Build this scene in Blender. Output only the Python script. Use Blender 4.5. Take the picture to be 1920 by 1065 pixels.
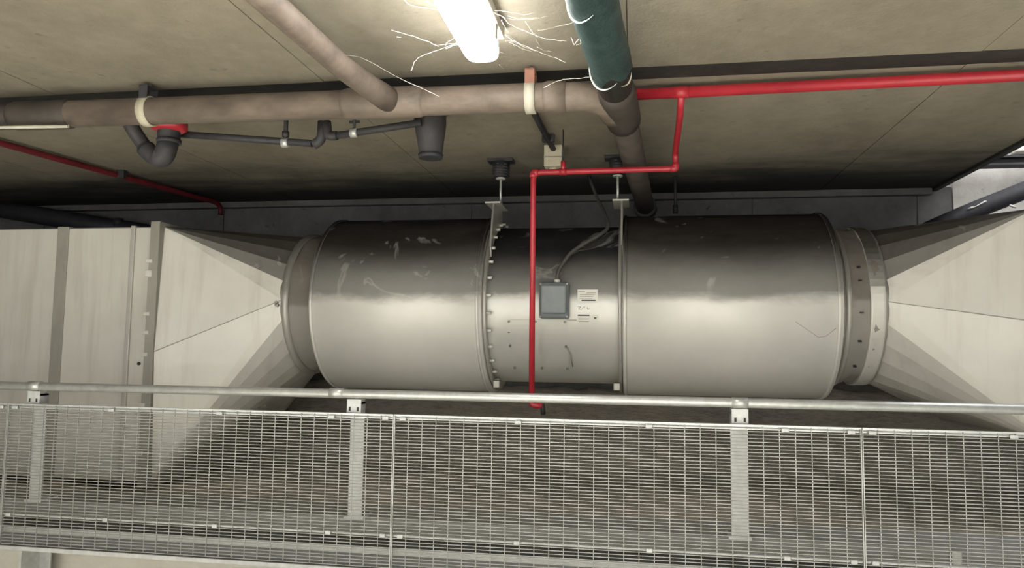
import bpy, bmesh, math, random
from mathutils import Vector, Matrix
random.seed(7)
for o in list(bpy.data.objects): bpy.data.objects.remove(o)
S = bpy.context.scene
COL = S.collection
R = math.radians

# ---------------------------------------------------------------- camera
F = 1400.0
CAM = Vector((0, 0, 1.5))
yaw, pit, rol = R(9.4), R(4.8), R(0.745)
fw = Vector((-math.sin(yaw)*math.cos(pit), math.cos(yaw)*math.cos(pit), math.sin(pit)))
rt = fw.cross(Vector((0, 0, 1))).normalized(); up = rt.cross(fw)
rt, up = rt*math.cos(rol)+up*math.sin(rol), up*math.cos(rol)-rt*math.sin(rol)
cd = bpy.data.cameras.new('camera'); cam = bpy.data.objects.new('camera', cd); COL.objects.link(cam)
cd.sensor_width = 36; cd.lens = F*36/1920; cd.clip_start = .02
m = Matrix((rt, up, -fw)).transposed().to_4x4(); m.translation = CAM
cam.matrix_world = m
S.camera = cam

# ---------------------------------------------------------------- world, lights, exposure
w = bpy.data.worlds.new('world'); S.world = w; w.use_nodes = True
w.node_tree.nodes['Background'].inputs[0].default_value = (1, .995, .98, 1)
w.node_tree.nodes['Background'].inputs[1].default_value = 3.0
S.view_settings.view_transform = 'Standard'; S.view_settings.look = 'None'
S.view_settings.gamma = 1; S.view_settings.use_curve_mapping = False
S.view_settings.exposure = 0.12
def area(name, loc, sx, sy, power, col, rot=(0, 0, 0)):
    l = bpy.data.lights.new(name, 'AREA'); l.shape = 'RECTANGLE'; l.size = sx; l.size_y = sy
    l.energy = power; l.color = col
    o = bpy.data.objects.new(name, l); o.location = loc; o.rotation_euler = rot; COL.objects.link(o); return o
for i, (x, y) in enumerate(((-2.9, -.1), (1.0, -.1), (-2.9, -3.6), (1.0, -3.6))):   # unseen fill lamps added behind the viewer to brighten the scene
    area('fill_light', (x, y, 2.6), .14, 1.25, 230, (1, .985, .95)).data.spread = R(112)
area('shaft_fill', (3.6, 4.2, 4.0), 1.6, 2.4, 70, (.95, .97, 1))             # fill lamp added to brighten the shaft at the slab's end

def at(x, y, Y):
    d = fw*F+rt*(x-960)-up*(y-532.5); return CAM+d*((Y-CAM.y)/d.y)
def atz(x, y, Z):
    d = fw*F+rt*(x-960)-up*(y-532.5); return CAM+d*((Z-CAM.z)/d.z)

# ---------------------------------------------------------------- materials
def new_mat(name, col, rough=.6, metal=0, spec=None):
    m = bpy.data.materials.new(name); m.use_nodes = True
    b = m.node_tree.nodes['Principled BSDF']
    b.inputs['Base Color'].default_value = (*col, 1); b.inputs['Roughness'].default_value = rough
    b.inputs['Metallic'].default_value = metal
    if spec is not None: b.inputs['Specular IOR Level'].default_value = spec
    return m, m.node_tree.nodes, m.node_tree.links, b
def coords(N, L, scale=(1, 1, 1), world=True):
    if world:
        g = N.new('ShaderNodeNewGeometry'); src = g.outputs['Position']
    else:
        g = N.new('ShaderNodeTexCoord'); src = g.outputs['Object']
    mp = N.new('ShaderNodeMapping'); mp.inputs['Scale'].default_value = scale
    L.new(src, mp.inputs['Vector']); return mp.outputs['Vector']
def noise(N, L, vec, scale, detail=4, rough=.6):
    n = N.new('ShaderNodeTexNoise'); n.inputs['Scale'].default_value = scale
    n.inputs['Detail'].default_value = detail; n.inputs['Roughness'].default_value = rough
    L.new(vec, n.inputs['Vector']); return n.outputs['Fac']
def ramp(N, L, fac, stops):
    r = N.new('ShaderNodeValToRGB'); e = r.color_ramp.elements
    while len(e) < len(stops): e.new(.5)
    for k, (p, c) in enumerate(stops):
        e[k].position = p; e[k].color = (*c, 1) if len(c) == 3 else c
    L.new(fac, r.inputs['Fac']); return r.outputs['Color']
def mix(N, L, fac, a, b, mode='MIX'):
    x = N.new('ShaderNodeMix'); x.data_type = 'RGBA'; x.blend_type = mode
    for sock, v in ((x.inputs[0], fac), (x.inputs[6], a), (x.inputs[7], b)):
        if hasattr(v, 'links') or isinstance(v, bpy.types.NodeSocket): L.new(v, sock)
        elif isinstance(v, (int, float)): sock.default_value = v
        else: sock.default_value = (*v, 1)
    return x.outputs[2]
def math_(N, L, op, a, b=0., clamp=False):
    x = N.new('ShaderNodeMath'); x.operation = op; x.use_clamp = clamp
    for i, v in enumerate((a, b)):
        if isinstance(v, (int, float)): x.inputs[i].default_value = v
        else: L.new(v, x.inputs[i])
    return x.outputs[0]
def maprange(N, L, v, a, b, c=0., d=1.):
    x = N.new('ShaderNodeMapRange'); x.interpolation_type = 'SMOOTHSTEP'
    L.new(v, x.inputs['Value'])
    for k, q in zip(('From Min', 'From Max', 'To Min', 'To Max'), (a, b, c, d)): x.inputs[k].default_value = q
    return x.outputs['Result']
def bump(N, L, b, h, strength=.3, dist=.01):
    x = N.new('ShaderNodeBump'); x.inputs['Strength'].default_value = strength; x.inputs['Distance'].default_value = dist
    L.new(h, x.inputs['Height']); L.new(x.outputs['Normal'], b.inputs['Normal'])

def concrete(name, c0, c1, c2, back_dark=None, scale=1.0, stain=.35):
    m, N, L, b = new_mat(name, c1, .9, 0, .25)
    v = coords(N, L); vs = coords(N, L, (1, .45, 1))
    n1 = noise(N, L, vs, 1.6*scale, 5, .62); n2 = noise(N, L, v, 9*scale, 6, .7); n3 = noise(N, L, v, 60, 3, .6)
    c = ramp(N, L, n1, [(.3, c0), (.5, c1), (.72, c2)])
    c = mix(N, L, .35, c, ramp(N, L, n2, [(.3, c0), (.7, c2)]))
    spots = ramp(N, L, noise(N, L, v, 14, 2, .5), [(.0, (0, 0, 0)), (.68, (0, 0, 0)), (.76, (1, 1, 1))])
    c = mix(N, L, math_(N, L, 'MULTIPLY', spots, stain), c, tuple(q*.45 for q in c0))
    if back_dark:
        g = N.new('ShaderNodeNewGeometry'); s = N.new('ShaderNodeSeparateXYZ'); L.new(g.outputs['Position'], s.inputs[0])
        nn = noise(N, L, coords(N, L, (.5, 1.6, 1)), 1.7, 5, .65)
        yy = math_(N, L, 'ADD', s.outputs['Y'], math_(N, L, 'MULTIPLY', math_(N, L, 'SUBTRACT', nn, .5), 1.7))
        f = maprange(N, L, yy, back_dark[0], back_dark[1], 0, back_dark[2])  # darker towards the back wall, edge broken up by noise
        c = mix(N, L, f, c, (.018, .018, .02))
    L.new(c, b.inputs['Base Color'])
    h = math_(N, L, 'ADD', n2, math_(N, L, 'MULTIPLY', n3, .35)); bump(N, L, b, h, .35, .012)
    return m
def painted_metal(name, clean, dusty, upper_amt=.9, lo=-.02, hi=.42, rough=.38, metal=.15, streak=0):
    """sheet steel under light paint; darker on the faces that look upwards, with dust wiped thin in places"""
    m, N, L, b = new_mat(name, clean, rough, metal, .5)
    v = coords(N, L); vs = coords(N, L, (.35, 1, 1))
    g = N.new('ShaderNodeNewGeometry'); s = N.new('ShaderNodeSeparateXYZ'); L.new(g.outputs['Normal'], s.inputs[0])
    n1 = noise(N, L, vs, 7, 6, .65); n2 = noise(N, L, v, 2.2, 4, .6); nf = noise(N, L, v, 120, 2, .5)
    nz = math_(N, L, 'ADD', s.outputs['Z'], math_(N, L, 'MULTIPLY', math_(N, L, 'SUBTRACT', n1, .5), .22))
    f = math_(N, L, 'ADD', maprange(N, L, nz, lo, lo+.14, 0, .66*upper_amt), maprange(N, L, nz, lo+.1, hi+.2, 0, .34*upper_amt))  # darkens faces by how far they look upwards
    L.new(math_(N, L, 'SUBTRACT', .5, math_(N, L, 'MULTIPLY', f, .45)), b.inputs['Specular IOR Level'])
    L.new(math_(N, L, 'SUBTRACT', metal, math_(N, L, 'MULTIPLY', f, metal)), b.inputs['Metallic'])
    wipe = N.new('ShaderNodeTexNoise'); wipe.inputs['Scale'].default_value = 2.6; wipe.inputs['Detail'].default_value = 3
    wipe.inputs['Distortion'].default_value = 2.2; L.new(v, wipe.inputs['Vector'])
    wp = ramp(N, L, wipe.outputs['Fac'], [(.0, (1, 1, 1)), (.63, (1, 1, 1)), (.68, (.8, .8, .8)), (.72, (.97, .97, .97))])
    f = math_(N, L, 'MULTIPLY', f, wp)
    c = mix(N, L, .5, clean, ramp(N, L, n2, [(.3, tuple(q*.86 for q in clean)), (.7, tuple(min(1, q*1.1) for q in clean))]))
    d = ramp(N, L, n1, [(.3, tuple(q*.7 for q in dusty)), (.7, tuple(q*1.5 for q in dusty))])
    if streak:
        st = noise(N, L, coords(N, L, (9, 9, .7)), 1.3, 4, .6)
        c = mix(N, L, ramp(N, L, st, [(.5, (0, 0, 0)), (.72, (.3, .3, .3))]), c, (.3, .27, .22))
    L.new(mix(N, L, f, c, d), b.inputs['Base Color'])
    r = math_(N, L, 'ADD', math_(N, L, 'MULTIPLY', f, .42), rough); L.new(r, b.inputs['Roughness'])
    bump(N, L, b, math_(N, L, 'ADD', n2, math_(N, L, 'MULTIPLY', nf, .03)), .12, .02)
    if streak:                                                       # thin sheet buckles slightly between its folds
        wv = noise(N, L, coords(N, L, (2.6, 2.6, .25)), 1.0, 1, .4)
        bp = N.new('ShaderNodeBump'); bp.inputs['Strength'].default_value = .45; bp.inputs['Distance'].default_value = .09
        L.new(wv, bp.inputs['Height']); L.new(bp.outputs['Normal'], b.inputs['Normal'])
    return m
def mottled(name, c0, c1, rough=.6, metal=0, scale=8, stretch=(1, 1, 1), bs=.2, bd=.004, spec=.4):
    m, N, L, b = new_mat(name, c0, rough, metal, spec)
    v = coords(N, L, stretch); n = noise(N, L, v, scale, 5, .65)
    L.new(ramp(N, L, n, [(.32, c0), (.68, c1)]), b.inputs['Base Color'])
    bump(N, L, b, noise(N, L, v, scale*5, 3, .6), bs, bd)
    return m
def emit(name, col, st):
    m = bpy.data.materials.new(name); m.use_nodes = True; N = m.node_tree.nodes; L = m.node_tree.links
    N.clear(); e = N.new('ShaderNodeEmission'); o = N.new('ShaderNodeOutputMaterial')
    e.inputs[0].default_value = (*col, 1); e.inputs[1].default_value = st; L.new(e.outputs[0], o.inputs[0]); return m

M = {}
M['ceiling'] = concrete('ceiling_concrete', (.16, .142, .11), (.23, .207, .163), (.29, .262, .208), back_dark=(4.5, 5.7, .95))
M['wall'] = concrete('wall_concrete', (.075, .075, .075), (.12, .118, .115), (.18, .175, .165), stain=.5)
M['pale_wall'] = concrete('peeled_concrete', (.42, .40, .37), (.62, .59, .55), (.72, .70, .66), stain=.8, scale=1.6)
M['cream'] = concrete('cream_floor', (.54, .52, .44), (.62, .60, .52), (.70, .68, .60), stain=.2)
M['kerb'] = concrete('kerb_concrete', (.2, .2, .19), (.27, .27, .26), (.33, .33, .31), stain=.4)
M['groove'] = mottled('black_joint', (.012, .012, .012), (.03, .03, .028), .7)
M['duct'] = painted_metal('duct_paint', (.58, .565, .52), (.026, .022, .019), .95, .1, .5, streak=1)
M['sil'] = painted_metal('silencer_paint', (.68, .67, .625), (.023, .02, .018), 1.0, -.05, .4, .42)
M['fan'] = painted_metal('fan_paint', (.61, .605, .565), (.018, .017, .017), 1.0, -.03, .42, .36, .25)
M['dull_grey'] = mottled('dull_grey_metal', (.25, .24, .21), (.33, .32, .28), .6, .1, 6, (1, 1, .3))
M['edge'] = painted_metal('flange_edge', (.44, .43, .39), (.05, .045, .04), .8, 0, .5, .4, .3)
M['canvas'] = painted_metal('dirty_canvas', (.27, .255, .23), (.07, .06, .05), .8, -.1, .5, .85, 0)
M['pale_metal'] = mottled('pale_foil', (.52, .51, .47), (.66, .65, .6), .5, .2, 12)
M['galv'] = mottled('galvanised_steel', (.46, .47, .46), (.6, .61, .6), .36, .5, 22, (1, 1, 1), .08, .002, .5)
M['galv_pale'] = mottled('pale_galvanised_steel', (.44, .45, .45), (.58, .59, .585), .5, .35, 20)
M['wire'] = mottled('galvanised_wire', (.36, .37, .36), (.5, .5, .485), .45, .5, 30)
M['brown_pipe'] = mottled('dusty_brown_pipe', (.10, .08, .066), (.21, .168, .137), .55, 0, 7, (.6, 1, 1), .35, .004)
M['dark_pipe'] = mottled('dark_brown_pipe', (.035, .03, .026), (.065, .054, .046), .6, 0, 7)
M['black_pipe'] = mottled('sooty_black_pipe', (.018, .018, .022), (.035, .035, .04), .6)
M['grey_pipe'] = mottled('sooty_grey_pipe', (.03, .03, .033), (.05, .048, .052), .6)
M['teal'] = mottled('faded_teal_wrap', (.012, .028, .029), (.035, .068, .066), .45, 0, 9, (1, 1, 1), .5, .006)
M['teal_edge'] = mottled('worn_wrap_edge', (.45, .55, .52), (.7, .75, .7), .5)
M['red'] = mottled('red_pipe_paint', (.33, .018, .03), (.45, .028, .042), .35, 0, 6, (1, 1, 1), .1, .002, .5)
M['dark_red'] = mottled('dusty_red_paint', (.09, .008, .012), (.15, .012, .018), .6)
M['rust'] = mottled('rusty_strap', (.24, .11, .08), (.36, .18, .13), .7)
M['strap'] = mottled('pale_strap', (.42, .40, .33), (.54, .52, .44), .5)
M['beige'] = mottled('beige_plastic', (.42, .39, .30), (.52, .48, .38), .6)
M['grey_box'] = mottled('grey_enclosure', (.12, .135, .145), (.15, .165, .175), .4)
M['grey_lid'] = mottled('grey_enclosure_lid', (.19, .21, .22), (.25, .27, .28), .35)
M['cable'] = mottled('grey_conduit', (.06, .057, .054), (.10, .095, .09), .5)
M['label'] = mottled('label_paper', (.66, .65, .6), (.76, .75, .7), .5)
M['ink'] = mottled('black_ink', (.02, .02, .02), (.03, .03, .03), .6)
M['bolt'] = mottled('dull_bolt', (.2, .19, .17), (.34, .33, .3), .45, .5, 30)
M['white_metal'] = mottled('lamp_housing', (.4, .37, .33), (.5, .47, .42), .5)
M['beam'] = mottled('dull_beam_steel', (.15, .155, .155), (.22, .225, .225), .5, .3, 14)
M['web'] = new_mat('cobweb_silk', (.9, .88, .8), .5)[0]
M['tube'] = emit('lamp_diffuser_glow', (1, .985, .93), 30)
M['spot_glow'] = emit('bright_spot_glow', (.9, .95, 1), 3)
def earth():
    m, N, L, b = new_mat('rough_earth', (.2, .17, .13), .95, 0, .1)
    v = coords(N, L, (.45, 1, 1.6)); n1 = noise(N, L, v, 5, 8, .72); n2 = noise(N, L, v, 26, 6, .75); n3 = noise(N, L, coords(N, L), 1.1, 3, .5)
    c = ramp(N, L, n1, [(.3, (.22, .195, .165)), (.5, (.44, .40, .335)), (.68, (.52, .46, .37))])
    c = mix(N, L, .5, c, ramp(N, L, n2, [(.36, (.07, .06, .05)), (.52, (.44, .40, .335)), (.7, (.62, .55, .45))]))
    c = mix(N, L, .35, c, ramp(N, L, n3, [(.35, (.34, .31, .28)), (.65, (.58, .51, .41))]))
    L.new(c, b.inputs['Base Color']); bump(N, L, b, math_(N, L, 'ADD', n1, n2), .8, .03); return m
M['earth'] = earth()

# ---------------------------------------------------------------- mesh helpers
class MB:
    """collects world-space shapes; build() links them as ONE object"""
    def __init__(s): s.v = []; s.f = []; s.sm = []
    def add(s, vs, fs, smooth=False):
        k = len(s.v); s.v += [Vector(p) for p in vs]
        for f in fs: s.f.append([i+k for i in f]); s.sm.append(smooth)
        return s
    def box(s, x0, x1, y0, y1, z0, z1, bev=0.0):
        if bev:
            bm = bmesh.new(); bmesh.ops.create_cube(bm, size=1)
            for v in bm.verts: v.co = Vector(((x0+x1)/2+v.co.x*(x1-x0), (y0+y1)/2+v.co.y*(y1-y0), (z0+z1)/2+v.co.z*(z1-z0)))
            bmesh.ops.bevel(bm, geom=bm.edges[:], offset=bev, segments=2, affect='EDGES', profile=.5)
            bm.verts.index_update(); s.add([v.co for v in bm.verts], [[v.index for v in f.verts] for f in bm.faces]); bm.free(); return s
        vs = [(x, y, z) for x in (x0, x1) for y in (y0, y1) for z in (z0, z1)]
        return s.add(vs, [(0, 1, 3, 2), (4, 6, 7, 5), (0, 4, 5, 1), (2, 3, 7, 6), (0, 2, 6, 4), (1, 5, 7, 3)])
    def tube(s, pts, r, n=12, caps=True, bend=0):
        pts = [Vector(p) for p in pts]
        rs = r if isinstance(r, (list, tuple)) else [r]*len(pts)
        if bend:                                                     # round the corners with short arcs
            q = [pts[0]]; rr = [rs[0]]
            for i in range(1, len(pts)-1):
                a, b_, c = pts[i-1], pts[i], pts[i+1]
                d1 = min(bend, (a-b_).length*.48); d2 = min(bend, (c-b_).length*.48)
                p0 = b_+(a-b_).normalized()*d1; p2 = b_+(c-b_).normalized()*d2
                for k in range(7):
                    t = k/6; q.append(p0*(1-t)**2+b_*2*t*(1-t)+p2*t*t); rr.append(rs[i])
            q.append(pts[-1]); rr.append(rs[-1]); pts, rs = q, rr
        vs = []; fs = []; prev = None
        for i, p in enumerate(pts):
            t = (pts[min(i+1, len(pts)-1)]-pts[max(i-1, 0)]).normalized()
            if prev is None:
                a = Vector((0, 0, 1)) if abs(t.z) < .9 else Vector((1, 0, 0)); u = t.cross(a).normalized()
            else: u = (prev-t*prev.dot(t)).normalized()
            prev = u; w_ = t.cross(u)
            for k in range(n):
                a = 2*math.pi*k/n; vs.append(p+(u*math.cos(a)+w_*math.sin(a))*rs[i])
        for i in range(len(pts)-1):
            for k in range(n):
                fs.append((i*n+k, i*n+(k+1) % n, (i+1)*n+(k+1) % n, (i+1)*n+k))
        s.add(vs, fs, True)
        if caps:
            k = len(s.v)-len(vs); s.f.append([k+i for i in range(n)][::-1]); s.sm.append(False)
            s.f.append([k+(len(pts)-1)*n+i for i in range(n)]); s.sm.append(False)
        return s
    def lathe(s, prof, cy, cz, n=72, smooth=True):                   # prof: (x, r) about an axis along X
        vs = [(x, cy-r*math.cos(2*math.pi*k/n), cz+r*math.sin(2*math.pi*k/n)) for x, r in prof for k in range(n)]
        fs = [(i*n+k, (i+1)*n+k, (i+1)*n+(k+1) % n, i*n+(k+1) % n) for i in range(len(prof)-1) for k in range(n)]
        return s.add(vs, fs, smooth)
    def patch(s, x0, x1, t0, t1, r0, r1, cy, cz, n=8):               # slab wrapped on a cylinder, angles in degrees from the front
        vs = []
        for i in range(n+1):
            a = R(t0+(t1-t0)*i/n)
            for x, r in ((x0, r0), (x1, r0), (x1, r1), (x0, r1)): vs.append((x, cy-r*math.cos(a), cz+r*math.sin(a)))
        fs = [(0, 1, 2, 3), (4*n+3, 4*n+2, 4*n+1, 4*n)]
        for i in range(n):
            for k in range(4): fs.append((4*i+k, 4*i+4+k, 4*i+4+(k+1) % 4, 4*i+(k+1) % 4))
        return s.add(vs, fs)
    def prism(s, poly, d):                                           # poly: world points, d: extrusion vector
        n = len(poly); d = Vector(d); P = [Vector(p) for p in poly]
        return s.add(P+[p+d for p in P], [list(range(n))[::-1], list(range(n, 2*n))]+[(i, (i+1) % n, n+(i+1) % n, n+i) for i in range(n)])
    def build(s, name, mat, parent=None, kind=None, label=None):
        root = parent
        while root and root.parent: root = root.parent
        if root: org = Vector(root['_org'])
        else:
            lo = Vector([min(v[i] for v in s.v) for i in range(3)]); hi = Vector([max(v[i] for v in s.v) for i in range(3)])
            org = Vector(((lo.x+hi.x)/2, (lo.y+hi.y)/2, lo.z))
        me = bpy.data.meshes.new(name); me.from_pydata([v-org for v in s.v], [], s.f)
        me.polygons.foreach_set('use_smooth', s.sm)
        bm = bmesh.new(); bm.from_mesh(me); bmesh.ops.recalc_face_normals(bm, faces=bm.faces); bm.to_mesh(me); bm.free()
        me.materials.append(M[mat]); o = bpy.data.objects.new(name, me); COL.objects.link(o)
        if parent: o.parent = parent
        else: o.location = org; o['_org'] = list(org)
        if kind: o['kind'] = kind
        if label: o['label'] = label
        return o
def thing(name, loc, label, cat, group=None):
    o = bpy.data.objects.new(name, None); COL.objects.link(o); o.location = loc; o['_org'] = list(loc)
    o.empty_display_size = .05
    o['label'] = label
    if cat: o['category'] = cat
    if group: o['group'] = group
    return o
def tag(o, label, cat=None, group=None, kind=None):
    o['label'] = label
    if cat: o['category'] = cat
    if group: o['group'] = group
    if kind: o['kind'] = kind
    return o
def copy_tree(o, parent=None):
    c = o.copy(); COL.objects.link(c)
    if parent: c.parent = parent
    for ch in list(o.children): copy_tree(ch, c)
    return c

# ================================================================ SETTING
ZC, YW, XE = 2.735, 6.05, 2.21
c = thing('ceiling', (-3, 3, ZC), 'stained tan concrete soffit of the car park slab', None); c['kind'] = 'structure'
MB().box(-9, XE, -8, YW+.3, ZC+.012, ZC+.28).build('slab', 'ceiling', c)
xs = [-9, -7.17, -5.74, -4.31, -2.88, -1.45, -.03, 1.407, XE]
for i in range(len(xs)-1):
    for (a, b) in ((-8, -3), (-3, .9), (.9, 3.245), (3.395, YW+.1)):
        g = .0018
        jit = random.uniform(-.002, .002)
        MB().box(xs[i]+g, xs[i+1]-(g if i < 7 else 0), a+g*.3, b-g*.3, ZC+jit, ZC+.02).build('formwork_panel', 'ceiling', c)
MB().box(-9, XE, 3.24, 3.40, ZC+.001, ZC+.03).build('joint_filler', 'groove', c)
wl = thing('wall_back', (-3, YW, .5), 'grey concrete back wall showing above the ducts', None); wl['kind'] = 'structure'
MB().box(-9.5, 2.37, YW+.012, YW+.3, -.2, ZC+.02).build('wall_core', 'wall', wl)
wx = [-9.4, -7.6, -5.4, -3.6, -1.35, .91, 2.12, 2.37]
for a, b in zip(wx, wx[1:]): MB().box(a+.006, b-.006, YW, YW+.03, -.1, ZC).build('wall_panel', 'wall', wl)
wr = MB().box(2.375, 7, YW-.01, YW+.3, -.2, 4.6).build('wall_shaft', 'pale_wall'); tag(wr, 'pale peeling concrete wall beyond the end of the slab', kind='structure')
tag(MB().box(6.8, 7.1, -8, YW, -.2, 4.6).build('wall_right_added', 'wall'), 'unseen concrete wall added on the right to limit light in the shaft', kind='structure')  # out of view, added to keep side light out of the shaft
tag(MB().box(-9.8, -9.4, -8, YW+.3, -.2, ZC+.3).build('wall_left_added', 'wall'), 'unseen concrete wall added on the left to block side light', kind='structure')  # added out of view to stop light from the open left side
tag(MB().box(XE+.6, 7, -8, YW+.3, 4.6, 4.8).build('ceiling_shaft_added', 'wall'), 'unseen upper slab added over the shaft to limit its light', kind='structure')  # added above the view so less sky light enters the shaft
tag(MB().box(-9, XE, YW-.07, YW, ZC-.05, ZC+.001, .006).build('trim_1', 'wall'), 'narrow concrete ledge where the back wall meets the ceiling', kind='structure')
tag(MB().box(XE, XE+.05, -8, YW-.02, ZC-.02, ZC+.28, .006).build('trim_2', 'groove'), 'dark steel edge strip along the end of the ceiling slab', kind='structure')
tag(MB().box(-9, 6.8, -8, 3.72, -.15, 0).build('floor', 'cream'), 'cream concrete floor below the railing', kind='structure')
tag(MB().box(-9, 6.8, 3.66, 3.84, -.1, .612).build('wall_front', 'cream'), 'low cream retaining wall under the kerb', kind='structure')
tag(MB().box(-9, 6.8, 3.53, 3.84, .612, .668, .01).build('trim_3', 'kerb'), 'grey concrete kerb the railing posts stand on', kind='structure')
# earth bank: flat under the ducts, rising rough against the wall
from mathutils import noise as mn
nx, ny = 300, 64
vs = []; fs = []
for j in range(ny+1):
    y = 3.8+(YW+.02-3.8)*j/ny
    for i in range(nx+1):
        x = -9+15.8*i/nx
        base = .55+.05*max(0, y-3.9)*.3
        if y > 5.66: t = (y-5.66)/.39; base += .62*(t*t*(3-2*t))
        p = Vector((x*.9, y*1.7, 0))
        z = base+.05*mn.fractal(p*1.6, 1, 2, 4)+.028*mn.fractal(p*7, .9, 2, 4)
        vs.append((x, y, z))
for j in range(ny):
    for i in range(nx): k = j*(nx+1)+i; fs.append((k, k+1, k+nx+2, k+nx+1))
tag(MB().add(vs, fs, True).build('ground', 'earth'), 'rough brown earth and rubble under the ducts', kind='structure')

# ================================================================ DUCTS
AY, AZ = 5.03, 1.785
YF, YB = 4.40, 5.66
def rect_duct(x0, x1, y0, y1, z0, z1, root, left=True):
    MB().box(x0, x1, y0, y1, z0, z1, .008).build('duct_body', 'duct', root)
d = thing('rectangular_duct', (-5, AY, .61), 'large rectangular grey sheet metal duct at the left of the photo', 'duct')
rect_duct(-8.6, -3.06, YF, YB, .61, 2.255, d)
for x, wd, mt, nm in ((-3.775, .085, 'dull_grey', 'shaded_groove'), (-5.1, .085, 'dull_grey', 'shaded_groove'), (-3.254, .03, 'edge', 'cleat')):  # dark strips paint in the shade of the wide joint grooves
    MB().box(x-wd/2, x+wd/2, YF-(.007 if mt == 'dull_grey' else .014), YB+.01, .603, 2.262, .004).build(nm, mt, d)
MB().box(-3.10, -3.035, YF-.052, YB+.03, .584, 2.281, .004).build('flange', 'dull_grey', d)
for z in (2.02, 1.95, 1.93, 1.68, 1.56, 1.42, 1.1, .8):
    MB().box(-3.115, -3.07, YF-.062, YF-.048, z-.012, z+.012, .003).build('flange_clip', 'pale_metal', d)
MB().tube([(-3.165, YF-.008, 1.36), (-3.165, YF+.01, 1.36)], .011, 10).build('plug', 'ink', d)

def transition(root, xr, y0, y1, z0, z1, xc, r, cz, mat, nseg=6):
    b = MB(); C = [Vector((xr, y0, z1)), Vector((xr, y1, z1)), Vector((xr, y1, z0)), Vector((xr, y0, z0))]  # front top, back top, back bottom, front bottom
    def P(a): return Vector((xc, AY-r*math.cos(R(a)), cz+r*math.sin(R(a))))       # 0 front, 90 top
    for k in range(4):
        a0 = 90*k
        for i in range(nseg): b.add([C[k], P(a0+90*i/nseg), P(a0+90*(i+1)/nseg)], [(0, 1, 2)])
    mid = Vector((xr, y0-.045, (z0+z1)/2))                    # the front sheet is folded outwards along its seam
    b.add([C[0], mid, P(0)], [(0, 1, 2)]); b.add([mid, C[3], P(0)], [(0, 1, 2)])
    for k in range(3): b.add([C[k], C[k+1], P(90*(k+1))], [(0, 1, 2)])
    bm = bmesh.new(); vv = [bm.verts.new(v) for v in b.v]
    for f in b.f: bm.faces.new([vv[i] for i in f])
    bmesh.ops.remove_doubles(bm, verts=bm.verts, dist=1e-5)
    out = MB(); bm.verts.index_update(); out.add([v.co for v in bm.verts], [[v.index for v in f.verts] for f in bm.faces]); bm.free()
    out.build('hopper', mat, root)
    n = Vector((0, -1, 0))
    s = 1 if xr > xc else -1
    MB().prism([mid+Vector((0, -.004, .003)), mid+Vector((0, -.004, -.003)), P(0)+Vector((0, -.004, -.002)), P(0)+Vector((0, -.004, .002))], (0, .008, 0)).build('seam', 'dull_grey', root)
    MB().lathe([(xc-.03*s*-1, r+.001), (xc, r+.004), (xc-.0*s, r+.02), (xc-.035*s, r+.02), (xc-.04*s, r)], AY, cz).build('neck_ring', 'edge', root)
RC = .475
t = thing('duct_transition', (-2.6, AY, .62), 'square to round duct taper between the left rectangular duct and left silencer', 'duct')
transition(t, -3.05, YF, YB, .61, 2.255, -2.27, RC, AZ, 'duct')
for x, z in ((-2.305, 1.765), (-2.30, 1.75)): MB().tube([(x, AY-RC-.025, z), (x, AY-RC+.01, z)], .012, 8).build('rivet', 'bolt', t)
t = thing('duct_transition', (1.75, AY, 1.03), 'round to square duct taper right of the dirty canvas collar', 'duct')
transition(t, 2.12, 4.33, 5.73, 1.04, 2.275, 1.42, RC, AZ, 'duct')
MB().tube([atz(1893, 628, 1.60)+Vector((0, .0, 0)), atz(1893, 628, 1.60)+Vector((0, .02, 0))], .009, 10).build('plug', 'ink', t)
d = thing('rectangular_duct', (4.0, AY, 1.03), 'rectangular duct end just entering the right edge of the photo', 'duct')
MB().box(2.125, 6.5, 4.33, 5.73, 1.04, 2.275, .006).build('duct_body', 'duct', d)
MB().box(2.12, 2.15, 4.31, 5.75, 1.02, 2.295, .004).build('flange', 'edge', d)

def sleeve(x0, x1, r, label, mat, right=False):
    t = thing('flexible_connector', ((x0+x1)/2, AY, AZ-r), label, 'duct collar')
    n = 96; prof = [(x0, r-.0), (x0+.25*(x1-x0), r+.012), (x0+.5*(x1-x0), r-.012), (x0+.75*(x1-x0), r+.01), (x1, r)]
    b = MB(); vs = []
    for i, (x, rr) in enumerate(prof):
        for k in range(n):
            a = 2*math.pi*k/n; q = rr+(.009*mn.noise(Vector((x*9, math.cos(a)*5, math.sin(a)*5)))*(2.2 if right else 1))
            vs.append((x, AY-q*math.cos(a), AZ+q*math.sin(a)))
    fs = [(i*n+k, (i+1)*n+k, (i+1)*n+(k+1) % n, i*n+(k+1) % n) for i in range(len(prof)-1) for k in range(n)]
    b.add(vs, fs, True).build('sleeve', mat, t)
    return t
t = sleeve(-2.24, -2.04, RC-.005, 'plain grey fabric collar left of the left silencer', 'canvas')
MB().lathe([(-2.06, RC), (-2.06, RC+.05), (-2.04, RC+.05), (-2.04, RC)], AY, AZ).build('clamp_band', 'edge', t)
t = sleeve(1.165, 1.42, RC+.01, 'dirty wrinkled canvas collar right of the right silencer', 'canvas', True)
MB().lathe([(1.20, RC+.005), (1.20, RC+.03), (1.225, RC+.03), (1.225, RC+.005)], AY, AZ).build('clamp_band', 'edge', t)
MB().lathe([(1.33, RC+.005), (1.331, RC+.022), (1.34, RC+.024), (1.40, RC+.022), (1.41, RC+.02), (1.415, RC+.005)], AY, AZ, 72, False).build('taped_band', 'duct', t)
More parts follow.
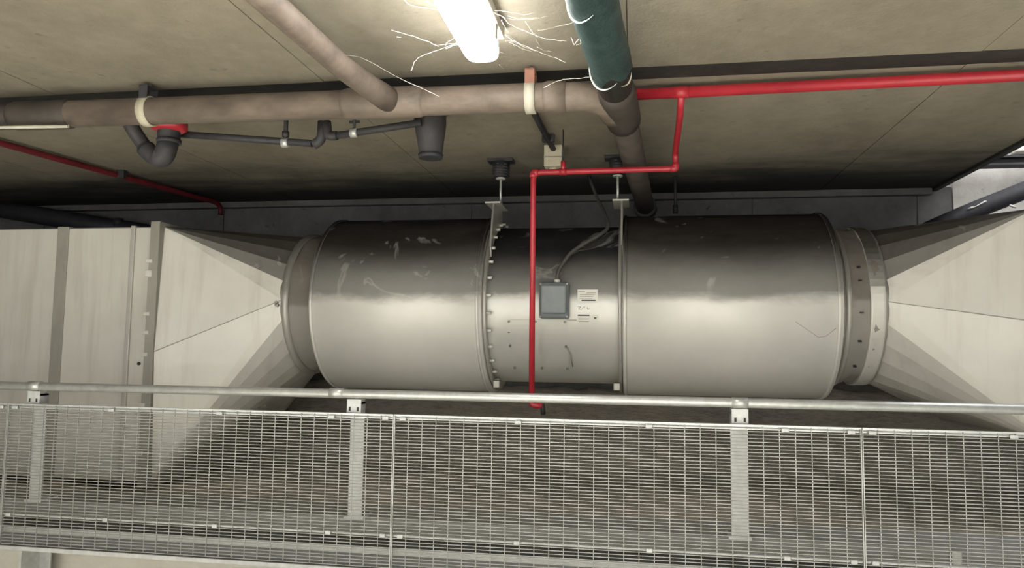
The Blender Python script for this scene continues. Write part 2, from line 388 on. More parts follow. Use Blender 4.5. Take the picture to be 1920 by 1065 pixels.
for a in (-8, -28, 14, 24, -50): MB().patch(1.272, 1.29, a, a+.7, RC+.008, RC+.0235, AY, AZ, 2).build('staple', 'ink', t)

RS = .588
def silencer(x0, x1, label):
    t = thing('duct_silencer', ((x0+x1)/2, AY, AZ-RS), label, 'duct silencer')
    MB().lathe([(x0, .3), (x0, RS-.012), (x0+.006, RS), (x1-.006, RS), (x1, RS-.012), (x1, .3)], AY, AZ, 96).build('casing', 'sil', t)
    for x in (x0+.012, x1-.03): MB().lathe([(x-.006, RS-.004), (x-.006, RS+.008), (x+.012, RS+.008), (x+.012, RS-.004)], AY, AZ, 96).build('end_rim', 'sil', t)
    return t
silencer(-2.04, -.925, 'wide round silencer left of the fan, dark top')
t = silencer(-.075, 1.165, 'wide round silencer right of the fan, wiped dust on top')
for p, q in ((( .90, -12), (1.03, -21)), ((1.03, -21), (1.07, -20)), ((1.07, -20), (1.12, -15.5))):
    b = MB(); a0, a1 = p[1], q[1]
    def cp(x, a, r): return Vector((x, AY-r*math.cos(R(a)), AZ+r*math.sin(R(a))))
    b.tube([cp(p[0]+(q[0]-p[0])*k/4, a0+(a1-a0)*k/4, RS) for k in range(5)], .0012, 5).build('scratch', 'dull_grey', t)

# ---- axial fan
RF = .52
f = thing('axial_fan', (-.5, AY, AZ-RF), 'round axial fan casing with terminal box between the two silencers', 'fan')
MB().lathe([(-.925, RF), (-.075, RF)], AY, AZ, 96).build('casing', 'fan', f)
for x, wd in ((-.92, .02), (-.10, .02)):
    MB().lathe([(x, RF-.004), (x, RF+.052), (x+wd, RF+.052), (x+wd, RF-.004)], AY, AZ, 96).build('flange', 'edge', f)
for k in range(16):
    a = R(-66+k*11.5)
    for x, s in ((-.900, 1),):
        y, z = AY-(RF+.028)*math.cos(a), AZ+(RF+.028)*math.sin(a)
        MB().tube([(x, y, z), (x+.03*s, y, z)], .010, 6).build('bolt', 'pale_metal', f)
def CP(x, a, r=RF): return Vector((x, AY-r*math.cos(R(a)), AZ+r*math.sin(R(a))))
ap = MB().patch(-.762, -.408, -53.5, -13, RF-.003, RF+.004, AY, AZ, 12).build('access_panel', 'fan', f)
for x, a in ((-.765, -14.5), (-.42, -14.5), (-.60, -14.5), (-.765, -32), (-.418, -32), (-.755, -52), (-.42, -52), (-.58, -52)):
    MB().tube([CP(x, a, RF+.002), CP(x, a, RF+.014)], .008, 6).build('screw', 'bolt', ap)
MB().tube([CP(-.41, -33, RF+.006), CP(-.392, -38, RF+.012), CP(-.39, -44, RF+.012), CP(-.385, -50, RF+.006)], .004, 6).build('chain', 'dull_grey', f)
MB().tube([CP(-.35, -13.2, RF+.002), CP(-.762, -13.2, RF+.002)], .0016, 5).build('seam', 'dull_grey', f)
MB().patch(-.775, -.738, -22.5, -22, RF, RF+.002, AY, AZ, 1).build('scratch', 'ink', f)
# terminal box
yb = AY-RF
tb = MB().box(-.569, -.392, yb-.075, yb+.02, 1.672, 1.888, .012).build('terminal_box', 'grey_box', f)
MB().box(-.556, -.405, yb-.095, yb-.07, 1.70, 1.87, .009).build('box_lid', 'grey_lid', tb)
for x in (-.561, -.40):
    for z in (1.682, 1.878): MB().tube([(x, yb-.08, z), (x, yb-.07, z)], .006, 8).build('lid_screw', 'bolt', tb)
MB().tube([(-.465, yb-.03, 1.885), (-.465, yb-.03, 1.905), (-.465, yb-.03, 1.912)], [.021, .021, .013], 8).build('cable_gland', 'pale_metal', f)
lab = MB().patch(-.344, -.222, -1.6, 7.2, RF, RF+.002, AY, AZ, 3).build('rating_plate', 'label', f)
for i, (x0, x1, h) in enumerate(((-.34, -.30, .4), (-.29, -.235, .4), (-.33, -.24, .3), (-.33, -.25, .3), (-.335, -.255, .3), (-.32, -.235, .9))):
    a = 6.0-i*1.2; MB().patch(x0, x1, a-h/2, a+h/2, RF+.002, RF+.0027, AY, AZ, 1).build('print_line', 'ink' if h > .5 else 'dull_grey', lab)
# hand-written mark under the plate (illegible in the photo): short strokes
for x0, a0, x1, a1 in ((-.342, -4.2, -.322, -4.4), (-.325, -4.4, -.338, -5.9), (-.338, -5.9, -.318, -6.0), (-.316, -6, -.308, -4.4), (-.308, -4.4, -.298, -4.5), (-.286, -4.6, -.283, -6.0), (-.283, -6, -.27, -5.6)):
    MB().tube([CP(x0, a0, RF+.001), CP(x1, a1, RF+.001)], .0013, 4).build('marker_stroke', 'dull_grey', f)
l2 = MB().patch(-.342, -.266, -15.2, -9.2, RF, RF+.002, AY, AZ, 3).build('small_label', 'label', f)
MB().patch(-.342, -.272, -10.4, -9.5, RF+.002, RF+.0027, AY, AZ, 1).build('print_line', 'ink', l2)
for a in (-12.4, -14.2): MB().patch(-.336, -.276, a-.2, a+.2, RF+.002, RF+.0027, AY, AZ, 1).build('print_line', 'dull_grey', l2)
l3 = MB().patch(-.257, -.217, -13.2, -10.2, RF, RF+.002, AY, AZ, 2).build('small_label', 'label', f)
MB().patch(-.245, -.23, -12.1, -11.3, RF+.002, RF+.0027, AY, AZ, 1).build('print_line', 'ink', l3)
# mounting gusset plates hanging the casing, feet under it
def gusset(x, name='mounting_plate'):
    P = [(x, 4.60, 2.04), (x, 4.57, 2.12), (x, 4.62, 2.30), (x, 4.66, 2.42), (x, 4.95, 2.42), (x, 4.98, 2.30), (x, 4.80, 2.23), (x, 4.66, 2.10)]
    MB().prism(P, (.012, 0, 0)).build(name, 'edge', f)
    MB().box(x-.05, x+.05, 4.66, 4.95, 2.42, 2.43).build('mounting_shelf', 'edge', f)
gusset(-.905); gusset(-.088)
for x in (-.88, -.115): MB().box(x-.02, x+.022, 4.74, 4.80, 1.235, 1.285, .006).build('mounting_foot', 'edge', f)
c_ = thing('cable_conduit', (-.3, 4.7, 2.0), 'grey flexible conduit curving up from the terminal box on the fan', 'cable')
MB().tube([(-.465, yb-.03, 1.908), (-.462, yb-.035, 1.95), CP(-.435, 23, RF+.055), CP(-.385, 33, RF+.04), CP(-.30, 42, RF+.03), CP(-.22, 50, RF+.03), CP(-.16, 62, RF+.03), (-.20, 4.95, 2.40), (-.27, 5.2, 2.56), (-.33, 5.3, ZC)], .0115, 10, bend=.08).build('conduit_tube', 'cable', c_)

# spring hangers of the fan
for i, (x, y, lb) in enumerate(((-.875, 4.78, 'black spring hanger and rod above the fan, left one'), (-.11, 4.78, 'black spring hanger and rod above the fan, right one beside the big pipe'))):
    h = thing('spring_hanger', (x, y, 2.43), lb, 'hanger')
    MB().box(x-.085, x+.085, y-.05, y+.05, ZC-.022, ZC, .003).build('top_plate', 'black_pipe', h)
    b = MB(); b.tube([(x, y, ZC-.02), (x, y, ZC-.12)], [.06, .05], 14).build('spring_can', 'black_pipe', h)
    pts = [(x+.056*math.cos(k*.9), y+.056*math.sin(k*.9), ZC-.025-.0026*k) for k in range(36)]
    MB().tube(pts, .006, 5).build('spring', 'grey_pipe', h)
    MB().tube([(x, y, ZC-.125), (x, y, ZC-.135)], .032, 12).build('washer', 'galv_pale', h)
    MB().tube([(x, y, ZC-.12), (x, y, 2.43)], .008, 8).build('rod', 'galv', h)
    MB().tube([(x, y, 2.43), (x, y, 2.445)], .016, 6).build('nut', 'galv_pale', h)

# ================================================================ PIPES UNDER THE CEILING
# main drain pipe with teal wrap
def mp(y): return Vector((-.125+(y-2.373)*.0585, y, 2.60))
p = thing('drain_pipe', tuple(mp(4)), 'thick dark brown drain pipe with faded teal wrap running from the camera to the wall', 'pipe')
MB().tube([mp(-2), mp(3.55)], .072, 24).build('pipe_run', 'dark_pipe', p)
MB().tube([mp(3.1), mp(3.18), mp(3.5), mp(3.57)], [.073, .083, .085, .083], 24).build('socket', 'dark_pipe', p)
MB().tube([mp(3.565), mp(3.59)], .08, 24).build('joint_ring', 'bolt', p)
MB().tube([mp(3.55), mp(5.85), mp(6.1)], .068, 24).build('pipe_run', 'dark_pipe', p)
MB().tube([mp(5.80), mp(5.93)], .088, 20).build('wall_collar', 'black_pipe', p)
# teal wrap with a wavy end
n = 40; vs = []; ys = [-1.5, 0, 1.5, 2.0, 2.3, 2.5, 2.7, 2.86]
for i, y in enumerate(ys):
    for k in range(n):
        a = 2*math.pi*k/n; rr = .081+.003*math.sin(3*a+y*7)+(.012*max(0, math.sin(a*2+y)) if i > 5 else 0)
        yy = y+(.05*math.sin(a*2+.5)+.03*math.sin(5*a) if i == len(ys)-1 else 0)
        q = mp(yy); vs.append((q.x+rr*math.cos(a), q.y, q.z+rr*math.sin(a)))
fs = [(i*n+k, (i+1)*n+k, (i+1)*n+(k+1) % n, i*n+(k+1) % n) for i in range(len(ys)-1) for k in range(n)]
wr_ = MB().add(vs, fs, True).build('wrap', 'teal', p)
def arc(y, a0, a1, r, dy, mat, nm, th=.005):
    pts = []
    for k in range(15):
        a = R(a0+(a1-a0)*k/14); q = mp(y+dy*math.sin(math.pi*k/14)); pts.append((q.x+r*math.cos(a), q.y, q.z+r*math.sin(a)))
    MB().tube(pts, [th*(.25+math.sin(math.pi*k/14)) for k in range(15)], 6).build(nm, mat, wr_)
arc(2.84, 150, 290, .084, .09, 'teal_edge', 'loose_edge', .0035); arc(2.22, 140, 275, .085, .10, 'teal_edge', 'loose_edge', .0035)
arc(2.90, 300, 350, .082, .03, 'strap', 'loose_edge', .003)
# horizontal brown pipe
b = thing('drain_pipe', (-2, 3.2, 2.6), 'brown horizontal drain pipe under the ceiling joining the thick pipe by an elbow', 'pipe')
rb = .064
MB().tube([(-8.8, 3.13, 2.60), (-2.72, 3.153, 2.60)], rb, 24).build('left_section', 'dark_pipe', b)  # left part, in a darker colour than the rest of the run
MB().tube([(-2.72, 3.153, 2.60), (-.42, 3.195, 2.60), (-.20, 3.20, 2.598), (-.115, 3.29, 2.588), (-.095, 3.40, 2.578)], rb, 24, bend=.10).build('pipe_run', 'brown_pipe', b)
MB().tube([(-.40, 3.196, 2.6), (-.38, 3.196, 2.6), (-.30, 3.197, 2.6)], [rb, rb+.006, rb+.005], 24).build('elbow_collar', 'brown_pipe', b)
MB().tube([(-1.32, 3.178, 2.6), (-1.3, 3.178, 2.6), (-.96, 3.185, 2.6), (-.94, 3.185, 2.6)], [rb, rb+.007, rb+.007, rb], 24).build('branch_socket', 'brown_pipe', b)
MB().tube([(-3.02, 3.15, 2.6), (-3.0, 3.15, 2.6), (-2.72, 3.155, 2.6), (-2.7, 3.155, 2.6)], [rb, rb+.007, rb+.007, rb], 24).build('coupling', 'dark_pipe', b)
q = thing('branch_pipe', (-1.15, 2.6, 2.6), 'slimmer brown branch pipe slanting down into the horizontal pipe, lit from the lamp', 'pipe')
MB().tube([(-1.30, -2, 2.62), (-1.178, 2.153, 2.61), (-1.155, 2.75, 2.605), (-1.12, 2.98, 2.60), (-1.09, 3.16, 2.60)], [.047, .047, .047, .052, .058], 20).build('pipe_run', 'brown_pipe', q)
q = MB().box(-1.31, -1.265, -1.5, 2.74, 2.675, ZC, .004).build('cable_tray', 'black_pipe'); tag(q, 'thin black cable channel on the ceiling left of the slanting branch pipe', 'channel')
MB().box(-1.262, -1.256, -1.5, 2.74, 2.672, 2.70).build('rim', 'galv_pale', q)
# pipe hangers
def hanger(x, y, label, mat, rod=True):
    h = thing('pipe_hanger', (x, y, 2.6), label, 'hanger')
    n = 20; b = MB(); pts = []
    vs = []
    for k in range(n+1):
        a = R(-270+360*k/n)
        for dx, r in ((-.022, rb+.002), (.022, rb+.002), (.022, rb+.008), (-.022, rb+.008)): vs.append((x+dx, y+r*math.cos(a), 2.6+r*math.sin(a)))
    fs = [(4*i+j, 4*i+4+j, 4*i+4+(j+1) % 4, 4*i+(j+1) % 4) for i in range(n) for j in range(4)]
    b.add(vs, fs, True).build('strap_ring', mat, h)
    MB().box(x-.022, x+.022, y-.05, y-.044, 2.64, 2.716, .002).build('strap_leg', 'rust' if mat == 'strap' else 'grey_pipe', h)
    MB().box(x-.022, x+.022, y+.03, y+.036, 2.64, 2.716, .002).build('strap_leg', 'rust' if mat == 'strap' else 'grey_pipe', h)
    MB().box(x-.022, x+.022, y-.05, y+.036, 2.71, 2.718, .002).build('strap_top', 'rust' if mat == 'strap' else 'grey_pipe', h)
    MB().tube([(x, y, 2.715), (x, y, ZC+.001)], .007, 8).build('rod', 'bolt', h)
hanger(-.455, 3.195, 'pale and rusty strap hanger round the horizontal pipe near the lamp', 'strap')
hanger(-2.30, 3.165, 'dusty dark strap hanger on the horizontal pipe above the red collar', 'beige')
# slim conduit and box
q = thing('ceiling_conduit', (-.5, 3.8, 2.7), 'short dark conduit on the ceiling running from the strap hanger to the beige box', 'conduit')
MB().tube([(-.525, 3.42, 2.71), (-.516, 3.78, 2.71), (-.49, 4.43, 2.70)], .017, 10).build('conduit_tube', 'black_pipe', q)
MB().box(-.535, -.465, 4.22, 4.26, 2.69, ZC, .003).build('saddle', 'black_pipe', q)
q = thing('junction_box', (-.49, 4.5, 2.6), 'small beige junction box on the ceiling above the red pipe', 'box')
MB().box(-.55, -.44, 4.45, 4.55, 2.60, ZC-.001, .006).build('body', 'beige', q)
MB().box(-.553, -.437, 4.447, 4.5, 2.655, 2.66).build('lid_seam', 'bolt', q)
MB().tube([(-.495, 4.5, 2.60), (-.495, 4.5, 2.575)], [.035, .022], 12).build('spout', 'beige', q)
MB().tube([(-.495, 4.5, 2.576), (-.495, 4.5, 2.566)], .026, 12).build('detector_cap', 'ink', q)
# trap at left (black U-bend with red collar), small linked pipes and stub
Y1 = 3.42
q = thing('pipe_trap', (-2.35, Y1, 2.35), 'dark U-bend trap with red collar below the horizontal pipe', 'pipe')
P1, P2, P3, P4, P5, P6 = (at(316, 180, Y1), at(317, 262, Y1), at(306, 300, Y1), at(283, 292, Y1), at(262, 262, Y1), at(226, 205, Y1-.1))
P1.z = ZC-.001
MB().tube([P1, P2], .055, 18).build('down_pipe', 'black_pipe', q)
MB().tube([P2, (P2.x, P2.y, P2.z-.02)], .060, 18).build('joint_ring', 'grey_pipe', q)
MB().tube([P2, P3, P4, P5, P6], [.052, .052, .046, .036, .034], 16, bend=.06).build('bend', 'grey_pipe', q)
zc_ = at(316, 247, Y1).z
MB().tube([(P2.x-.002, P1.y, zc_+.05), (P2.x-.002, P1.y, zc_+.012), (P2.x-.002, P1.y, zc_)], [.088, .088, .066], 20).build('fire_collar', 'red', q)
Y2 = 3.5
q = thing('waste_pipe', (-2, Y2, 2.5), 'thin dark pipe leading right from the U-bend trap under the ceiling', 'pipe')
a = [at(325, 251, Y2), at(585, 269, Y2), at(592, 250, Y2), at(604, 240, Y2), at(622, 254, Y2), at(780, 232, Y2)]
MB().tube([a[0], a[1]], .0185, 12).build('pipe_run', 'grey_pipe', q)
MB().tube([at(588, 272, Y2), at(603, 262, Y2), at(605, 228, Y2)], .025, 12, bend=.03).build('elbow', 'grey_pipe', q)
MB().tube([at(612, 228, Y2), at(614, 256, Y2), at(632, 254, Y2)], .024, 12, bend=.03).build('elbow', 'grey_pipe', q)
MB().tube([at(626, 255, Y2), at(790, 230, Y2)], .0185, 12).build('pipe_run', 'grey_pipe', q)
for (x, y, lb) in ((535, 268, 'left hanging clip on the thin waste pipe, near the trap'), (664, 249, 'right hanging clip on the thin waste pipe, near the stub')):
    o = at(x, y, Y2); h = thing('pipe_clip', tuple(o), lb, 'clip')
    MB().tube([(o.x-.018, o.y, o.z), (o.x+.018, o.y, o.z)], .024, 14).build('ring', 'galv', h)
    MB().tube([(o.x, o.y, o.z+.02), (o.x, o.y, ZC)], .012 if x < 600 else .008, 8).build('stem', 'black_pipe', h)
    if x > 600: MB().box(o.x-.026, o.x+.026, o.y-.006, o.y+.006, o.z+.05, o.z+.062).build('cross_bar', 'black_pipe', h)
    else: MB().tube([(o.x, o.y, o.z+.03), (o.x, o.y, o.z+.06)], .018, 6).build('nut', 'grey_pipe', h)
q = thing('dark_stub', (-1.05, 3.6, 2.4), 'wide dark tapered stub hanging from the ceiling behind the horizontal pipe', 'pipe')  # dark tapered solid under the ceiling
o0 = at(800, 215, 3.6); o1 = at(806, 290, 3.6)
MB().tube([(o1.x-.01, 3.6, ZC), (o1.x, 3.6, ZC-.12), (o1.x+.005, 3.6, o1.z)], [.085, .08, .058], 20).build('stub_body', 'grey_pipe', q)
MB().tube([(o1.x+.005, 3.6, o1.z), (o1.x+.005, 3.6, o1.z-.02)], [.064, .06], 20).build('cap', 'black_pipe', q)
MB().tube([(o1.x, 3.6, ZC), (o1.x, 3.6, ZC-.05)], .10, 20).build('collar', 'grey_pipe', q)
# left wall: slanting black pipe, red pipe
q = thing('wall_pipe', (-5.2, 5.85, 2.4), 'thick black pipe slanting down behind the left rectangular duct', 'pipe')
MB().tube([at(-160, 366, 5.8), at(120, 412, 5.8), at(330, 446, 5.8)], .078, 18).build('pipe_run', 'black_pipe', q)
MB().tube([at(222, 424, 5.75), at(222, 410, 5.75)], .04, 10).build('clip', 'black_pipe', q)
q = thing('sprinkler_pipe', (-3.7, 4.8, 2.7), 'thin dark red sprinkler pipe along the ceiling at upper left', 'pipe')
MB().tube([(-4.6, -1, 2.70), (-3.83, 3.9, 2.70), (-3.525, 5.80, 2.695), (-3.52, 5.86, 2.66), (-3.52, 5.86, 2.60)], .021, 12, bend=.05).build('pipe_run', 'dark_red', q)
o = atz(228, 328, 2.70); MB().box(o.x-.03, o.x+.03, o.y-.02, o.y+.02, 2.675, ZC, .004).build('pipe_clip', 'black_pipe', q)
q = MB().tube([atz(-60, 240, 2.52), atz(128, 237, 2.52)], .008, 8).build('thin_conduit', 'strap'); tag(q, 'thin pale conduit running just under the far left end of the brown pipe', 'conduit')
# red mains at right
q = thing('sprinkler_pipe', (1, 3.43, 2.69), 'bright red sprinkler main along the ceiling at upper right', 'pipe')
MB().tube([(-.02, 3.475, 2.69), (6.5, 3.30, 2.69)], .026, 20).build('pipe_run', 'red', q)
MB().tube([(.18, 3.47, 2.69), (.245, 3.468, 2.69)], .0285, 16).build('tee', 'red', q)
for x in (2.9,): MB().box(x, x+.03, 3.38, 3.45, 2.66, ZC).build('pipe_clip', 'bolt', q)
q = thing('sprinkler_branch', (-.2, 4.15, 1.15), 'slim red pipe dropping in front of the fan from the ceiling', 'pipe')
YD = 4.15
A = Vector((.212, 3.47, 2.675)); B = Vector((.214, YD-.25, 2.665)); B2 = at(1268, 316, YD); C1 = at(1000, 322, YD); D1 = at(997, 760, YD)
B2.x = .222; C1.z = B2.z-.002; D1.x = C1.x+.004
MB().tube([A, (.214, 3.60, 2.62), (.22, YD, 2.58), B2, C1, D1], .0165, 14, bend=.045).build('pipe_run', 'red', q)
MB().tube([(B2.x, YD, B2.z+.03), B2, (B2.x-.03, YD, B2.z)], .021, 12, bend=.02).build('elbow', 'red', q)
MB().tube([(C1.x+.03, YD, C1.z), C1, (C1.x, YD, C1.z-.03)], .021, 12, bend=.02).build('elbow', 'red', q)
T = at(1056, 318, YD); T.z = C1.z
MB().tube([(T.x-.02, YD, T.z), (T.x+.02, YD, T.z)], .020, 12).build('tee', 'red', q)
MB().tube([(T.x, YD, T.z), (T.x, YD, T.z+.06)], .014, 12).build('stub', 'red', q)
MB().tube([(T.x, YD, T.z+.06), (T.x, YD, ZC)], .004, 8).build('hanger_rod', 'black_pipe', q)
MB().tube([D1+Vector((0, 0, .03)), D1, D1+Vector((.06, 0, 0))], .0175, 12, bend=.025).build('elbow', 'red', q)
MB().tube([D1+Vector((.06, 0, .01)), D1+Vector((.066, 0, -.05))], .014, 10).build('drain_valve', 'ink', q)
q = thing('hanging_rod', (.23, 4.9, 2.3), 'short black threaded rod hanging right of the thick pipe', 'rod')
o0 = atz(1266, 330, ZC); o1 = at(1266, 395, o0.y); MB().tube([(o0.x, o0.y, ZC), (o0.x, o0.y, o1.z)], .010, 8).build('rod', 'black_pipe', q)
MB().tube([(o0.x, o0.y, o1.z+.04), (o0.x, o0.y, o1.z-.02)], .018, 8).build('nut', 'black_pipe', q)
# things in the shaft at right
q = thing('steel_beam', (3, 5.8, 2.86), 'black steel beam crossing the shaft beyond the slab edge', 'beam')
z0 = at(1880, 312, 5.85).z; z1 = at(1880, 294, 5.85).z
MB().box(2.27, 6.8, 5.80, 5.92, z0, z0+.015).box(2.27, 6.8, 5.80, 5.92, z1-.015, z1).box(2.27, 6.8, 5.855, 5.865, z0, z1).build('beam_section', 'black_pipe', q)
q = thing('cable_hose', (2.6, 5.5, 2.4), 'thick black hose rising behind the right duct taper', 'hose')
MB().tube([at(1740, 432, 5.6), at(1815, 399, 5.6), at(1990, 330, 5.6), at(2200, 240, 5.6)], .062, 16, bend=.1).build('hose_body', 'black_pipe', q)
MB().tube([at(1814, 392, 5.535), at(1822, 389, 5.53), at(1828, 388, 5.535), at(1846, 378, 5.53), at(1850, 377, 5.535)], [.004, .008, .003, .007, .003], 6).build('hose_glint', 'pale_metal', q)  # pale strips paint glints onto the hose
MB().tube([at(1893, 385, 5.4), at(1905, 389, 5.4)], .008, 6).build('hose_glint', 'pale_metal', q)
q = thing('bright_spot_box', (2.72, 5.95, 3.0), 'small white glowing box added for a bright spot high in the shaft at the right edge', 'lamp')  # made-up glowing box for an unidentified bright spot
o = at(1915, 272, 5.95)
MB().box(o.x-.04, o.x+.25, 5.94, 6.035, o.z-.05, o.z+.09, .01).build('housing', 'pale_metal', q)
MB().box(o.x-.02, o.x+.23, 5.92, 5.942, o.z-.03, o.z+.07, .01).build('diffuser', 'spot_glow', q)

# ================================================================ LAMP
L0, L1 = 1.48, 2.80
lx = -.585
q = thing('fluorescent_batten', (lx, 2.1, 2.6), 'glowing fluorescent batten lamp hung with cobwebs on the ceiling', 'lamp')
MB().box(lx-.085, lx+.085, L0+.01, L1-.03, 2.69, ZC-.001, .006).build('housing', 'white_metal', q)
b = MB(); n = 18; vs = []
secs = [(L0, .55), (L0+.02, .9), (L0+.06, 1), (L1-.07, 1), (L1-.03, .92), (L1-.008, .75), (L1, .5)]
for y, s in secs:
    for k in range(n):
        a = 2*math.pi*k/n
        cx, cz = math.copysign(abs(math.cos(a))**.6, math.cos(a)), math.copysign(abs(math.sin(a))**.6, math.sin(a))
        vs.append((lx+.068*cx*s, y, 2.645+.045*cz*s))
fs = [(i*n+k, (i+1)*n+k, (i+1)*n+(k+1) % n, i*n+(k+1) % n) for i in range(len(secs)-1) for k in range(n)]+[list(range(n)), list(range((len(secs)-1)*n, len(secs)*n))]
b.add(vs, fs, True).build('diffuser', 'tube', q)
for y in (L1-.16, L0+.2):
    for s in (-1, 1): MB().box(lx+s*.072-.006, lx+s*.072+.006, y-.02, y+.02, 2.64, 2.70, .002).build('clip', 'white_metal', q)

# ================================================================ COBWEBS
def strand(pts, Y0, Y1, r=.0008, wob=1.5, drops=.35):
    b = MB(); P = []
    n = len(pts)
    for i in range(n-1):
        for k in range(4):
            t = k/4; x = pts[i][0]*(1-t)+pts[i+1][0]*t+random.uniform(-wob, wob)*.4; y = pts[i][1]*(1-t)+pts[i+1][1]*t+random.uniform(-wob, wob)*.4
            P.append(at(x, y, Y0+(Y1-Y0)*(i+t)/(n-1)))
    P.append(at(*pts[-1], Y1))
    P = [Vector((p.x, p.y, min(p.z, ZC-.003))) for p in P]
    b.tube(P, [r*random.uniform(.5, 1.5 if random.random() > drops else 2.6) for _ in P], 4)
    return b
webs = [
 ([[(734, 57), (775, 68), (800, 77), (822, 87)], [(758, 0), (766, 8), (783, 13), (813, 16), (835, 22)], [(800, 2), (812, 10), (826, 8), (838, 14)], [(744, 69), (752, 70)]], 2.45, 2.6, 'cobweb threads on the left side of the lamp'),
 ([[(771, 133), (776, 118), (783, 109), (798, 102), (828, 91), (862, 80)], [(835, 85), (840, 78), (850, 73), (856, 62)], [(822, 84), (845, 82), (868, 79)], [(835, 92), (852, 84), (872, 84)], [(872, 84), (884, 97), (888, 92)]], 2.74, 2.80, 'beaded cobweb thread drooping below the left end of the lamp'),
 ([[(600, 70), (640, 90), (708, 123), (745, 145), (800, 170), (824, 181)]], 2.9, 3.08, 'long single cobweb thread from the branch pipe to the horizontal pipe'),
 ([[(923, 19), (944, 21), (963, 24), (982, 28), (1004, 24)], [(923, 22), (944, 32), (952, 43), (969, 52), (1000, 65), (1019, 72), (1047, 76), (1062, 77)], [(944, 32), (960, 36), (985, 34), (1010, 33)], [(940, 38), (946, 50), (954, 62)], [(1008, 57), (1025, 55), (1047, 49), (1085, 40)], [(952, 30), (975, 36), (1000, 36), (1030, 30)], [(985, 40), (998, 60), (1008, 70)]], 2.55, 2.62, 'tangled cobweb threads between the lamp and the teal wrapped pipe'),
 ([[(946, 65), (963, 77), (993, 90), (1019, 101), (1042, 109), (1062, 118)], [(948, 76), (962, 78), (975, 84), (1005, 96)], [(948, 62), (960, 61), (966, 65)], [(1008, 88), (1020, 95), (1038, 97)], [(1000, 75), (1005, 72), (1012, 76)], [(930, 96), (946, 100)], [(913, 105), (924, 106)], [(936, 121), (944, 130)], [(952, 66), (966, 74), (982, 82)], [(955, 79), (982, 92), (1000, 98)]], 2.82, 2.95, 'cobweb threads trailing right from the far end of the lamp'),
 ([[(1020, 164), (1040, 154), (1056, 149), (1085, 147), (1112, 143)]], 3.0, 3.0, 'cobweb thread over the elbow of the horizontal pipe'),
 ([[(1071, 70), (1076, 84), (1083, 76), (1088, 70), (1089, 82), (1080, 84)], [(1066, 12), (1068, 24), (1072, 18)], [(1060, 0), (1064, 12), (1078, 22), (1100, 26)]], 2.5, 2.5, 'curled cobweb clump on the left edge of the teal wrap')]
for ss, ya, yb2, lb in webs:
    b = MB()
    for s in ss:
        w_ = strand(s, ya, yb2); b.add(w_.v, w_.f, True)
    tag(b.build('cobweb', 'web'), lb, 'cobweb', kind='stuff')

# ================================================================ RAILING
YR, ZR = 3.45, 1.266
r_ = thing('guard_railing', (0, YR, .67), 'galvanised tube handrail on flat posts in front of the ducts', 'railing')
MB().tube([(-6.5, YR, ZR-.006), (5.5, YR, ZR+.004)], .0215, 20).build('handrail', 'galv', r_)
PX = [-4.85, -3.07, -1.33, .455, 2.24, 4.0]
for x in PX:
    po = MB().box(x-.036, x+.036, YR+.045, YR+.058, .67, 1.225, .002).build('post', 'galv_pale', r_)
    MB().box(x-.036, x+.036, YR-.005, YR+.058, 1.213, 1.228, .002).build('saddle', 'galv_pale', po)
    MB().box(x-.036, x+.036, YR-.008, YR+.05, 1.175, 1.24, .002).build('bracket', 'galv_pale', po)
    for s in (-1, 1):
        MB().box(x+s*.02-.005, x+s*.02+.005, YR-.0095, YR-.007, 1.183, 1.202, .001).build('slot', 'ink', po)
    MB().box(x-.05, x+.05, YR+.03, YR+.15, .668, .680, .002).build('base_plate', 'galv_pale', po)
    for s in (-1, 1): MB().tube([(x+s*.035, YR+.12, .68), (x+s*.035, YR+.12, .70)], .009, 6).build('anchor_bolt', 'bolt', po)
for x in (.455, -1.42, -3.07): MB().tube([(x-.035, YR, ZR), (x+.035, YR, ZR)], .0238, 20).build('sleeve', 'galv', r_)

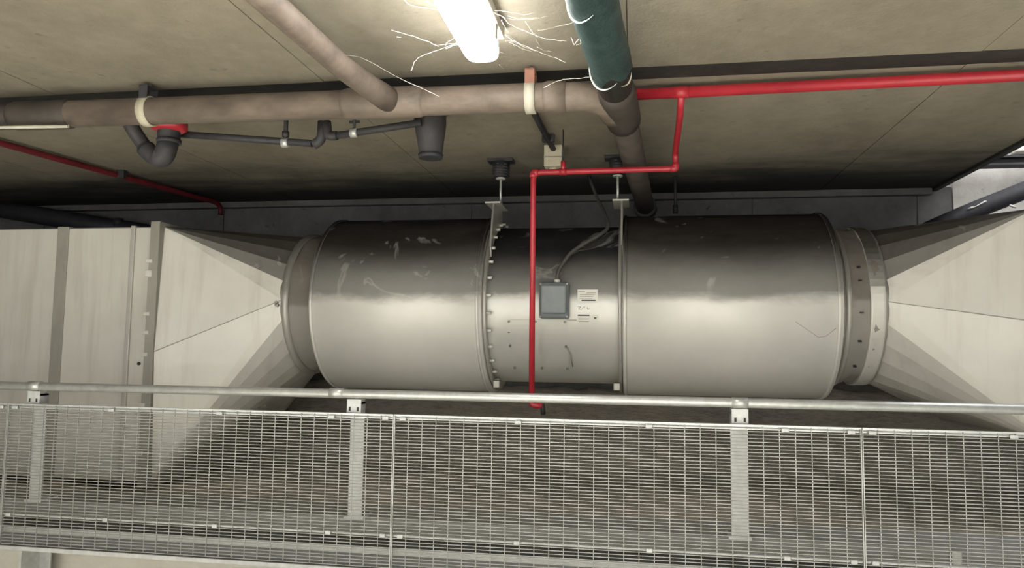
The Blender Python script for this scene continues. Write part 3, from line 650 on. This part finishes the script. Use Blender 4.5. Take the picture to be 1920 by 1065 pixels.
YM = 3.425
def panel(x0, x1):
    root = thing('mesh_panel', (x0, YM, .45), '', 'mesh panel', 'mesh infill panels of the railing')
    Z1, Z0, ZM = 1.172, .470, .615
    MB().box(x0+.001, x1-.001, YM+.006, YM+.012, Z1-.020, Z1).box(x0+.001, x1-.001, YM-.012, YM+.012, Z1-.002, Z1+.003).build('top_angle', 'galv', root)
    MB().box(x0+.004, x1-.004, YM+.006, YM+.026, ZM-.004, ZM+.006).build('lower_rod', 'galv_pale', root)
    for x in (x0+.0025, x1-.0025): MB().box(x-.002, x+.002, YM-.008, YM+.008, Z0, Z1).build('end_bar', 'wire', root)
    b = MB(); n = int((Z1-Z0)/.015)
    for i in range(n+1):
        z = Z0+i*.015
        b.tube([(x0+.005, YM, z), (x1-.005, YM, z)], .0026, 4, caps=False)
    b.build('line_wires', 'wire', root, kind='stuff')
    b = MB(); k = 31
    for i in range(1, k):
        x = x0+(x1-x0)*i/k; b.box(x-.0015, x+.0015, YM+.001, YM+.005, Z0, Z1)
    b.build('cross_bars', 'wire', root, kind='stuff')
    for fx in (.02, .285, .57, .85, .98):
        x = x0+(x1-x0)*fx
        MB().box(x-.016, x+.016, YM-.012, YM-.004, Z1-.024, Z1-.008, .003).build('clip', 'galv_pale', root)
        MB().box(x-.014, x+.014, YM-.010, YM-.003, ZM-.008, ZM+.010, .003).build('clip', 'galv_pale', root)
    return root
p0 = panel(-3.19, -1.121)
tag(p0, 'railing mesh panel left of centre, in front of the left duct taper')
for dx, lb in ((-2.071, 'railing mesh panel cut by the left edge of the photo'), (2.071, 'railing mesh panel in the middle, in front of the fan'), (4.142, 'railing mesh panel at the right, in front of the right taper')):
    c_ = copy_tree(p0); c_.location.x += dx; c_['label'] = lb
# edge beam under the mesh
q = thing('edge_beam', (0, 3.5, .44), 'grey galvanised channel beam running behind the bottom of the mesh', 'beam')
MB().box(-8, 5.8, 3.46, 3.655, .535, .548).box(-8, 5.8, 3.475, 3.49, .455, .54).box(-8, 5.8, 3.44, 3.53, .440, .455, .002).build('channel', 'beam', q)
MB().box(-8, 5.8, 3.45, 3.475, .520, .550, .003).build('upper_lip', 'galv_pale', q)
MB().box(-8, 5.8, 3.432, 3.445, .436, .458, .002).build('lower_lip', 'galv_pale', q)
for i, (x, lb) in enumerate(((-3.10, 'grey beam support bracket at the bottom left corner'),)):
    h = thing('beam_support', (x, 3.6, 0), lb, 'bracket')
    MB().box(x-.07, x+.07, 3.58, 3.592, 0, .44, .002).box(x-.006, x+.006, 3.46, 3.66, 0, .44).build('stanchion', 'galv', h)
    MB().box(x-.09, x+.09, 3.50, 3.66, 0, .012, .002).build('foot_plate', 'galv', h)
q = thing('bracket_plate', (1.22, 3.5, .62), 'small pale metal tab behind the mesh near the lower right corner', 'bracket')
o = at(1795, 1048, 3.5); MB().box(o.x-.02, o.x+.02, 3.50, 3.51, o.z-.025, o.z+.03, .004).build('tab', 'pale_metal', q)
for o in bpy.data.objects:
    if '_org' in o: del o['_org']
